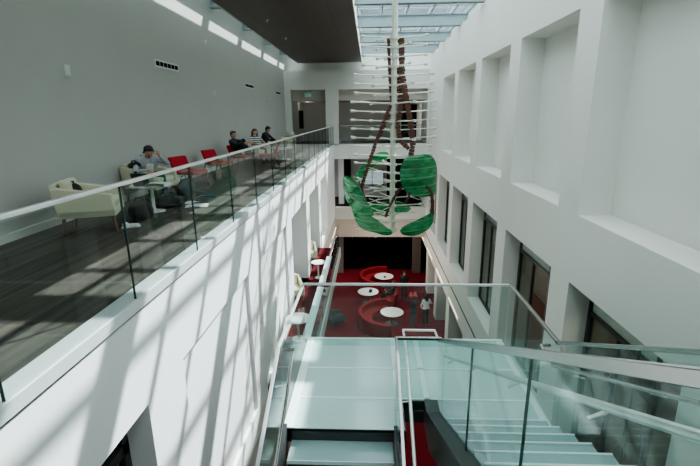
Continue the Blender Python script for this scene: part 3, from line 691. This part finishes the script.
# ------------------------------------------------------------------ wall devices
for y0, y1, lab in ((10.85, 12.1, 'largest slotted air vent high on the grey left wall, nearest'), (18.6, 19.9, 'slotted air vent on the left wall, middle of three'), (24.6, 25.8, 'slotted air vent on the left wall, farthest of three')):
    t = thing('wall_vent', lab, 'vent', (XW, (y0 + y1) / 2, 2.94), 0, 'air vents on the left wall'); h = (y1 - y0) / 2
    MB().box(0, .015, -h - .04, h + .04, -.09, .09).build('vent_frame', M['device'], t)
    s_ = MB()
    for k in range(6): s_.box(.016, .02, -h + 2 * h * k / 6 + .015, -h + 2 * h * (k + 1) / 6 - .015, -.05, .05)
    s_.build('slot', M['dark'], t)
for y, z, lab, kind in ((7.58, 2.46, 'small white wall sensor box at the left end of the grey wall', 0), (14.77, 2.44, 'white wall strobe midway along the grey wall, below vent height', 1), (14.34, 3.92, 'tiny white detector high on the grey wall under the sunlit band', 1), (21.98, 2.42, 'small white wall strobe on the grey wall above the seated group', 1), (27.0, 1.3, 'small wall plate at the far end of the grey wall', 0)):
    t = thing('wall_sensor', lab, 'sensor', (XW, y, z))
    if kind == 0:
        MB().box(0, .04, -.055, .055, -.09, .09).build('sensor_case', M['device'], t, .012); MB().box(.0401, .045, -.03, .03, -.05, .0).build('sensor_lens', M['wall'], t)
    else:
        MB().box(0, .025, -.06, .06, -.07, .07).build('plate', M['device'], t, .01); MB().ball((.03, 0, 0), .045, (.8, 1, 1)).build('lens', M['wall'], t, smooth=True)
for x, y in ((-3.34, 15.4), (-3.37, 18.8)):
    t = thing('ceiling_sprinkler', 'small white sprinkler in the brown ceiling, %s' % ('nearer one' if y < 16 else 'farther one'), 'sprinkler', (x, y, 4.72), 0, 'ceiling sprinklers')
    MB().lathe([(0, -.012), (.05, -.012), (.05, 0), (0, 0)], n=16).build('rosette', M['device'], t); MB().lathe([(0, -.07), (.022, -.07), (.012, -.03), (.012, -.012), (0, -.012)], n=12).build('head', M['device'], t)
t = thing('exit_sign', 'green exit sign hanging in the far left opening', 'sign', (-3.75, YF + .36, 2.93))
MB().box(-.2, .2, -.01, .01, -.13, .13).build('sign_plate', M['device'], t); MB().box(-.02, .02, -.012, .012, .13, .25).build('hanger', M['device'], t)
cu = bpy.data.curves.new('letters', 'FONT'); cu.body = 'EXIT'; cu.size = .17; cu.align_x = 'CENTER'; cu.align_y = 'CENTER'; cu.extrude = .003
tmp = bpy.data.objects.new('tmp', cu); col.objects.link(tmp); bpy.context.view_layer.update()
me = bpy.data.meshes.new_from_object(tmp.evaluated_get(bpy.context.evaluated_depsgraph_get())); bpy.data.objects.remove(tmp)
lt = bpy.data.objects.new('letters', me); col.objects.link(lt); lt.parent = t; lt.location = (0, -.014, 0); lt.rotation_euler = (PI / 2, 0, 0); me.materials.clear(); me.materials.append(M['green_sign'])

# ------------------------------------------------------------------ lobby: curved sofas, tables
def arc_sofa(c, ri, ro, a0, a1, label):
    t = thing('curved_sofa', label, 'sofa', (c[0], c[1], ZL), 0, 'curved red sofas in the lobby')
    def ring(r0, r1, z0, z1, name, m):
        n = 36; b = MB(); rows = []
        for k in range(n + 1):
            a = a0 + (a1 - a0) * k / n; ca, sa = math.cos(a), math.sin(a)
            rows.append([b.bm.verts.new((r * ca, r * sa, z)) for r, z in ((r0, z0), (r1, z0), (r1, z1), (r0, z1))])
        for p, q in zip(rows, rows[1:]):
            for k in range(4): b.bm.faces.new((p[k], p[(k + 1) % 4], q[(k + 1) % 4], q[k]))
        b.bm.faces.new(rows[0]); b.bm.faces.new(rows[-1][::-1])
        b.build(name, m, t, .03)
    ring(ri, ro - .18, .06, .43, 'seat', M['red_sofa']); ring(ro - .18, ro, .0, .80, 'backrest', M['red_sofa'])
    return t
D = math.radians
arc_sofa((.93, 27.2), .95, 1.62, D(80), D(262), 'curved red sofa around the farthest round lobby table')
arc_sofa((.0, 24.4), 1.0, 1.68, D(-32), D(44), 'curved red sofa at the right of the middle lobby table')
arc_sofa((1.15, 21.6), 1.05, 1.75, D(95), D(268), 'large curved red sofa around the nearest lobby table')
GT = 'round white lobby tables'
round_table('lobby_table', (.93, 27.13, ZL), .62, .7, 'round white lobby table, farthest of the three', group=GT, base=M['dark_steel'])
round_table('lobby_table', (-.1, 24.5, ZL), .62, .7, 'round white lobby table with a dark object on it, middle of the three', group=GT, base=M['dark_steel'])
round_table('lobby_table', (1.19, 21.7, ZL), .62, .7, 'round white lobby table, nearest of the three, empty', group=GT, base=M['dark_steel'])
bag('handbag', (.05, 24.35, ZL + .7), .3, .22, .14, .2, M['black'], 'dark handbag on the middle lobby table')
bag('handbag', (.98, 26.85, ZL + .7), .9, .18, .14, .1, M['brown'], 'small brown bag on the farthest lobby table')
t = make_armchair('dark lounge chair on the lobby carpet behind the landing glass'); t.name = 'dark_lounge_chair'; t.location = (-1.75, 21.6, ZL); t.rotation_euler = (0, 0, .5)
for ch in t.children: ch.data.materials.clear(); ch.data.materials.append(M['charcoal'])

# ------------------------------------------------------------------ people
def ik(a, b, l1, l2, pole):
    a, b = V(a), V(b); d = b - a; L = min(d.length, (l1 + l2) * .999); u = d.normalized(); x = (L * L + l1 * l1 - l2 * l2) / (2 * L); h = math.sqrt(max(0, l1 * l1 - x * x))
    p = V(pole); p = (p - u * p.dot(u)).normalized()
    return a + u * x + p * h, a + u * L
def fuse(name, mb, m, parent, voxel, it=3):
    """merge overlapping shapes into one continuous skin"""
    o = mb.build(name, m, parent)
    r = o.modifiers.new('fuse', 'REMESH'); r.mode = 'VOXEL'; r.voxel_size = voxel
    s = o.modifiers.new('soft', 'SMOOTH'); s.iterations = it; s.factor = .5
    dg = bpy.context.evaluated_depsgraph_get(); dg.update()
    me = bpy.data.meshes.new_from_object(o.evaluated_get(dg)); old = o.data; o.modifiers.clear(); o.data = me; bpy.data.meshes.remove(old)
    me.materials.clear(); me.materials.append(m)
    for p in me.polygons: p.use_smooth = True
    return o
def hand(b, w, d, palm_n, side, curl=.5):
    """palm, five fingers; w wrist, d direction, palm_n palm normal, side +-1 thumb side"""
    d = V(d).normalized(); n = V(palm_n); n = (n - d * n.dot(d)).normalized(); s = d.cross(n) * side
    b.cap(w, w + d * .045, .026, .030); k0 = w + d * .085
    for i, (o, L) in enumerate(((-.030, .062), (-.010, .075), (.011, .080), (.031, .072))):
        r0 = k0 + s * o; b.cap(w + d * .04 + s * o * .7, r0, .014, .0105, 8)
        dd = (d * math.cos(curl) + n * math.sin(curl)); m1 = r0 + dd * L * .5; d2 = (d * math.cos(curl * 2) + n * math.sin(curl * 2)); m2 = m1 + d2 * L * .5
        b.cap(r0, m1, .0105, .0095, 8); b.cap(m1, m2, .0095, .008, 8)
    tb = w + d * .03 + s * .028; tm = tb + (d * .6 + s * .7 + n * .3).normalized() * .04; b.cap(tb, tm, .014, .011, 8); b.cap(tm, tm + (d * .9 + s * .2 + n * .3).normalized() * .032, .011, .009, 8)
def person(label, loc, rz, J, clothes, hair, skin=M['skin'], long_hair=False, voxel=.008, name='person'):
    """J: hips, neck, head_dir, hands (l, r), knees+feet (l, r), elbow poles, all in local coords; local +x = forward, +y = left"""
    t = thing(name, label, 'person', loc, rz)
    hip, nk = V(J['hip']), V(J['neck']); up = (nk - hip).normalized(); lf = V((0, 1, 0)); lf = (lf - up * lf.dot(up)).normalized(); fw = lf.cross(up)
    hd = V(J['look']).normalized(); hup = (V(J.get('head_up', (0, 0, 1)))); hup = (hup - hd * hup.dot(hd)).normalized(); hl = hup.cross(hd)
    hc = nk + up * .05 + hup * .115 + hd * .025
    sh = [nk + lf * .175 * s - up * .055 for s in (1, -1)]; hj = [hip + lf * .09 * s for s in (1, -1)]
    el, wr = [], []
    for i in range(2):
        e, w = ik(sh[i], J['hands'][i], .28, .25, J['epole'][i]); el.append(e); wr.append(w)
    kn, an = [], []
    for i in range(2):
        k_, a_ = ik(hj[i], J['feet'][i], .43, .42, J['kpole'][i]); kn.append(k_); an.append(a_)
    b = MB(); T = lambda f, l, u: hip + up * u + lf * l + fw * f
    H = (nk - hip).length
    b.cap(T(0, .07, .0), T(0, -.07, .0), .115); b.cap(T(.01, .05, H * .35), T(.01, -.05, H * .35), .105); b.cap(T(.01, .085, H * .7), T(.01, -.085, H * .7), .112); b.cap(T(0, .03, 0), T(.01, .03, H * .8), .11); b.cap(T(0, -.03, 0), T(.01, -.03, H * .8), .11)
    b.cap(sh[0], sh[1], .062); b.cap(nk - up * .04, nk + up * .08, .055, .05)
    for i in range(2):
        b.cap(sh[i], el[i], .05, .038); b.cap(el[i], wr[i], .038, .027); b.cap(hj[i], kn[i], .085, .056); b.cap(kn[i], an[i], .055, .036)
        fd = V(J['foot_dir'][i]).normalized(); b.cap(an[i] - fd * .03 - V((0, 0, .04)), an[i] + fd * .16 - V((0, 0, .05)), .038, .03)
        fa = (wr[i] - el[i]).normalized()
        hand(b, wr[i], J['hand_dir'][i] if J.get('hand_dir') else fa, J['palm'][i], 1 if i == 0 else -1, J.get('curl', .5))
    # head: cranium, face, jaw, nose, ears, brow
    P = lambda f, l, u: hc + hd * f + hl * l + hup * u
    b.ball(P(-.012, 0, .03), .092, (1, 1, 1)); b.cap(P(.025, 0, .0), P(.03, 0, -.05), .070, .055); b.cap(P(.045, .0, -.085), P(.01, 0, -.07), .036, .05)
    b.cap(P(.088, 0, .012), P(.104, 0, -.02), .010, .014, 8)
    for s in (1, -1):
        b.ball(P(-.005, s * .092, -.005), .026, (.9, .45, 1.2), n=10); b.ball(P(.07, s * .035, .028), .018, n=8); b.ball(P(.062, s * .038, -.025), .026, n=8)
    fuse('body', b, skin, t, voxel, 2)
    for s in (1, -1): MB().ball(P(.083, s * .033, .012), .0085, n=8).build('eye', M['black'], t)
    MB().cap(P(.083, .018, -.055), P(.083, -.018, -.055), .007).build('mouth', mat('lips', (.35, .12, .10), .5), t)
    # hair
    b = MB(); b.ball(P(-.028, 0, .052), .093, (1.02, 1.03, .92)); b.ball(P(-.055, 0, .0), .078, (.8, 1.12, 1.1)); b.cap(P(.03, .03, .105), P(.035, -.035, .102), .026)
    b.cap(P(.02, .074, .06), P(-.015, .088, -.015), .024); b.cap(P(.02, -.074, .06), P(-.015, -.088, -.015), .024)
    for q, (fl, fu) in enumerate(((.05, .075), (.025, .085), (.0, .078), (-.025, .088), (-.05, .072))): b.cap(P(.045, fl, .10), P(.066 - .35 * abs(fl), fl + .01, fu), .024, .016, 8)
    if long_hair:
        for s in (1, -1): b.cap(P(-.02, s * .085, .02), P(-.03, s * .1, -.16), .036, .03); b.cap(P(-.03, s * .1, -.16), P(.0, s * .11, -.27), .03, .02)
        b.cap(P(-.09, .04, 0), P(-.10, .05, -.24), .05, .04); b.cap(P(-.09, -.04, 0), P(-.10, -.05, -.24), .05, .04)
    fuse('hair', b, hair, t, .012, 2)
    top, trousers, shoes = clothes['top'], clothes['trousers'], clothes.get('shoes', M['black'])
    b = MB(); e = .016
    b.cap(T(0, .075, .02), T(0, -.075, .02), .118 + e); b.cap(T(.01, .05, H * .35), T(.01, -.05, H * .35), .105 + e); b.cap(T(.01, .085, H * .7), T(.01, -.085, H * .7), .112 + e); b.cap(T(0, .04, 0), T(.01, .04, H * .8), .11 + e); b.cap(T(0, -.04, 0), T(.01, -.04, H * .8), .11 + e)
    b.cap(sh[0], sh[1], .064 + e); b.cap(nk - up * .02, nk + up * .02, .06, .058)
    for i in range(2):
        if clothes.get('short'):
            m_ = sh[i].lerp(el[i], .55); b.cap(sh[i], m_, .062 + e, .056)
        else:
            b.cap(sh[i], el[i], .064, .050); b.cap(el[i], el[i].lerp(wr[i], .93), .050, .036)
    if clothes.get('hood'):
        b.cap(nk - fw * .07 + lf * .07, nk - fw * .07 - lf * .07, .06); b.cap(nk - fw * .02 + lf * .09, nk + fw * .05 + lf * .06 - up * .04, .04); b.cap(nk - fw * .02 - lf * .09, nk + fw * .05 - lf * .06 - up * .04, .04)
    fuse('top_garment', b, top, t, .012, 2)
    if clothes.get('tee'):
        b = MB(); b.cap(T(.10, .035, H * .2), T(.105, .035, H * .8), .062, .05); b.cap(T(.10, -.035, H * .2), T(.105, -.035, H * .8), .062, .05); fuse('tee_shirt_front', b, clothes['tee'], t, .012, 2)
    b = MB(); b.cap(T(0, .075, -.005), T(0, -.075, -.005), .122 + e)
    for i in range(2): b.cap(hj[i], kn[i], .09 + e, .062 + e); b.cap(kn[i], kn[i].lerp(an[i], .95), .06 + e, .045 + e)
    fuse('trousers', b, trousers, t, .012, 2)
    for i in range(2):
        b = MB(); fd = V(J['foot_dir'][i]).normalized(); b.cap(an[i] - fd * .035 - V((0, 0, .035)), an[i] + fd * .17 - V((0, 0, .045)), .05, .042); b.cap(an[i], an[i] + fd * .06 - V((0, 0, .03)), .05, .05)
        z0 = J['feet'][i][2] - .085
        for v in b.bm.verts: v.co.z = max(z0, v.co.z)
        fuse('shoe', b, shoes, t, .012, 2)
    return t
SIT = dict(hip=(-.14, 0, .52), foot_dir=[(1, .1, 0), (1, -.1, 0)], kpole=[(.5, .1, 1), (.5, -.1, 1)])
# student in the grey hoodie, head propped on the hand
person('seated student in a grey hoodie leaning his head on one hand', (-4.62, 8.95, 0), -.75,
       dict(SIT, neck=(.10, -.02, .88), look=(.85, -.05, -.55), head_up=(.4, 0, 1), hands=[(.37, .12, .93), (.36, -.14, .66)], epole=[(.1, 1, -.8), (0, -1, -.6)],
            feet=[(.42, .16, .09), (.46, -.12, .09)], palm=[(-1, -.3, .1), (0, .3, -1)], hand_dir=[(-.45, -.15, .9), (.9, .4, -.2)], curl=.4),
       dict(top=M['grey_hoodie'], trousers=M['jeans'], hood=True, tee=M['white_cloth']), M['hair_black'])
person('seated person in dark grey sweater with black knees drawn up', (-4.34, 14.7, 0), -.25,
       dict(SIT, hip=(-.14, 0, .52), neck=(-.24, 0, .94), look=(.9, -.25, -.05), hands=[(.22, .16, .86), (.24, -.14, .84)], epole=[(0, 1, -.6), (0, -1, -.6)],
            feet=[(.26, .12, .54), (.30, -.10, .54)], palm=[(0, -1, -.2), (0, 1, -.2)]),
       dict(top=M['dark_top'], trousers=M['black']), M['hair_brown'], M['skin_pale'])
person('seated woman with long brown hair in a striped short-sleeved top', (-4.22, 16.5, 0), -.75,
       dict(SIT, neck=(-.14, 0, .96), look=(.9, -.3, -.12), hands=[(.30, .16, .70), (.28, -.18, .70)], epole=[(-.2, 1, -.6), (-.2, -1, -.6)],
            feet=[(.42, .12, .09), (.42, -.12, .09)], palm=[(0, 0, -1), (0, 0, -1)]),
       dict(top=M['striped'], trousers=M['charcoal'], short=True), M['hair_brown'], M['skin_pale'], True)
person('seated person in a black jacket looking down at a laptop', (-4.22, 18.0, 0), -.2,
       dict(SIT, neck=(.0, 0, 1.04), look=(.85, -.15, -.5), head_up=(.4, 0, 1), hands=[(.40, .10, .72), (.40, -.12, .72)], epole=[(-.2, 1, -.6), (-.2, -1, -.6)],
            feet=[(.40, .14, .09), (.44, -.14, .09)], palm=[(0, 0, -1), (0, 0, -1)]),
       dict(top=M['black'], trousers=M['charcoal']), M['hair_black'])
STAND = dict(hip=(0, 0, .93), neck=(.02, 0, 1.45), foot_dir=[(1, .15, 0), (1, -.15, 0)], kpole=[(1, 0, 0), (1, 0, 0)], feet=[(.0, .11, .09), (.03, -.12, .09)])
person('standing person in dark clothes seen from behind lifting a pink cloth', (2.3, 21.4, ZL), 1.5,
       dict(STAND, look=(1, 0, .1), hands=[(.18, .20, 1.62), (.18, -.20, 1.62)], epole=[(.1, 1, -.6), (.1, -1, -.6)], palm=[(0, -1, 0), (0, 1, 0)], hand_dir=[(.2, -.3, 1), (.2, .3, 1)]),
       dict(top=M['dark_top'], trousers=M['charcoal']), M['hair_brown'], voxel=.01)
b = MB()
for s in (1, -1):
    b.prism([(s * .03, 0, -.16), (s * .20, 0, .02), (s * .16, 0, .24), (s * .05, 0, .2), (s * .015, 0, .02)], (0, .06, 0))
b.box(-.05, .05, 0, .05, -.12, .1)
o = b.build('pink_scarf', M['pink'], bevel=.02); o.location = (2.3, 21.66, ZL + 1.62); tag(o, 'pink cloth held up in the raised hands of the dark-clothed person', 'scarf')
person('standing woman with long dark hair in a white top near the right piers', (3.0, 21.6, ZL), 1.9,
       dict(STAND, look=(1, -.1, 0), hands=[(.14, .20, .95), (.24, -.16, 1.15)], epole=[(-.6, 1, 0), (-.4, -1, -.3)], palm=[(0, -1, 0), (0, 1, 0)]),
       dict(top=M['white_cloth'], trousers=M['black']), M['hair_black'], voxel=.01, long_hair=True)
person('standing person in dark clothes behind the curved sofas, farther back', (2.1, 25.2, ZL), -1.6,
       dict(STAND, look=(1, .2, -.1), hands=[(.1, .24, .88), (.1, -.24, .88)], epole=[(-1, .5, 0), (-1, -.5, 0)], palm=[(0, -1, 0), (0, 1, 0)]),
       dict(top=M['black'], trousers=M['charcoal']), M['hair_black'], voxel=.01)
person('person in dark clothes lounging on the curved sofa by the middle table', (1.25, 24.75, ZL), 3.3,
       dict(SIT, hip=(-.05, 0, .54), neck=(-.22, 0, 1.0), look=(1, 0, -.1), hands=[(.25, .2, .7), (.25, -.2, .7)], epole=[(0, 1, -.5), (0, -1, -.5)], feet=[(.55, .12, .10), (.55, -.12, .10)], palm=[(0, 0, -1), (0, 0, -1)]),
       dict(top=M['dark_top'], trousers=M['black']), M['hair_brown'], voxel=.01)

# ------------------------------------------------------------------ light
w = bpy.data.worlds.new('World'); sc.world = w; w.use_nodes = True; nt = w.node_tree; bg = nt.nodes['Background']
tc = nt.nodes.new('ShaderNodeTexCoord'); nz = nt.nodes.new('ShaderNodeTexNoise'); nz.inputs['Scale'].default_value = 3.5; nz.inputs['Detail'].default_value = 4
rp = nt.nodes.new('ShaderNodeValToRGB'); rp.color_ramp.elements[0].position = .5; rp.color_ramp.elements[1].position = .64
rp.color_ramp.elements[0].color = (.30, .50, .66, 1); rp.color_ramp.elements[1].color = (.95, .97, 1, 1)
nt.links.new(tc.outputs['Generated'], nz.inputs['Vector']); nt.links.new(nz.outputs['Fac'], rp.inputs[0]); nt.links.new(rp.outputs[0], bg.inputs['Color'])
bg.inputs['Strength'].default_value = .25
def sun(name, d, e, ang, c):
    l = bpy.data.lights.new(name, 'SUN'); l.energy = e; l.angle = ang; l.color = c
    o = bpy.data.objects.new(name, l); col.objects.link(o); o.rotation_euler = V(d).to_track_quat('-Z', 'Y').to_euler(); o.location = (0, 10, 12); return o
sun('sun', (-.6, -.8, -1.0), 7.0, math.radians(.7), (1, .97, .92))
sun('sky_light', (.0, -.1, -1), 4.9, math.radians(150), (1, 1, .97))
def point(loc, e, c, r=.3):
    l = bpy.data.lights.new('fill_lamp', 'POINT'); l.energy = e; l.color = c; l.shadow_soft_size = r
    o = bpy.data.objects.new('fill_lamp', l); col.objects.link(o); o.location = loc
for y in (20, 25, 29): point((.6, y, -6.2), 60, (1, .9, .8))  # added fill for the lobby, no fixture modelled
for k, x in enumerate((-4, -.5, 2)): point((x, 29.3, 2.45), 4, (.95, 1, .92), .08)  # added fill to lift the far corridor
for k in range(3): point((5.7, 6 + 5 * k, -1.3), 45, (1, .8, .6), .06)  # added fill for the rooms behind the right windows

# ------------------------------------------------------------------ camera
f = 437.0
cd = bpy.data.cameras.new('camera'); cam = bpy.data.objects.new('camera', cd); col.objects.link(cam)
cd.sensor_fit = 'HORIZONTAL'; cd.sensor_width = 36; cd.lens = 36 * f / 700; cd.clip_start = .05; cd.clip_end = 300
d = V((370 - 350, -(115.8 - 233), -f)).normalized(); u = -V((368 - 350, -(1857 - 233), -f)); u = (u - d * u.dot(d)).normalized(); r = d.cross(u)
Rm = Matrix((r, d, u)).to_4x4(); Rm.translation = (0, 0, 1.67); cam.matrix_world = Rm
sc.camera = cam
sc.view_settings.view_transform = 'AgX'; sc.view_settings.look = 'AgX - Medium High Contrast'; sc.view_settings.exposure = 1.15
cy = sc.cycles; cy.max_bounces = 10; cy.diffuse_bounces = 5; cy.glossy_bounces = 4; cy.transparent_max_bounces = 40; cy.sample_clamp_indirect = 6; cy.use_denoising = True; cy.caustics_reflective = False; cy.caustics_refractive = False
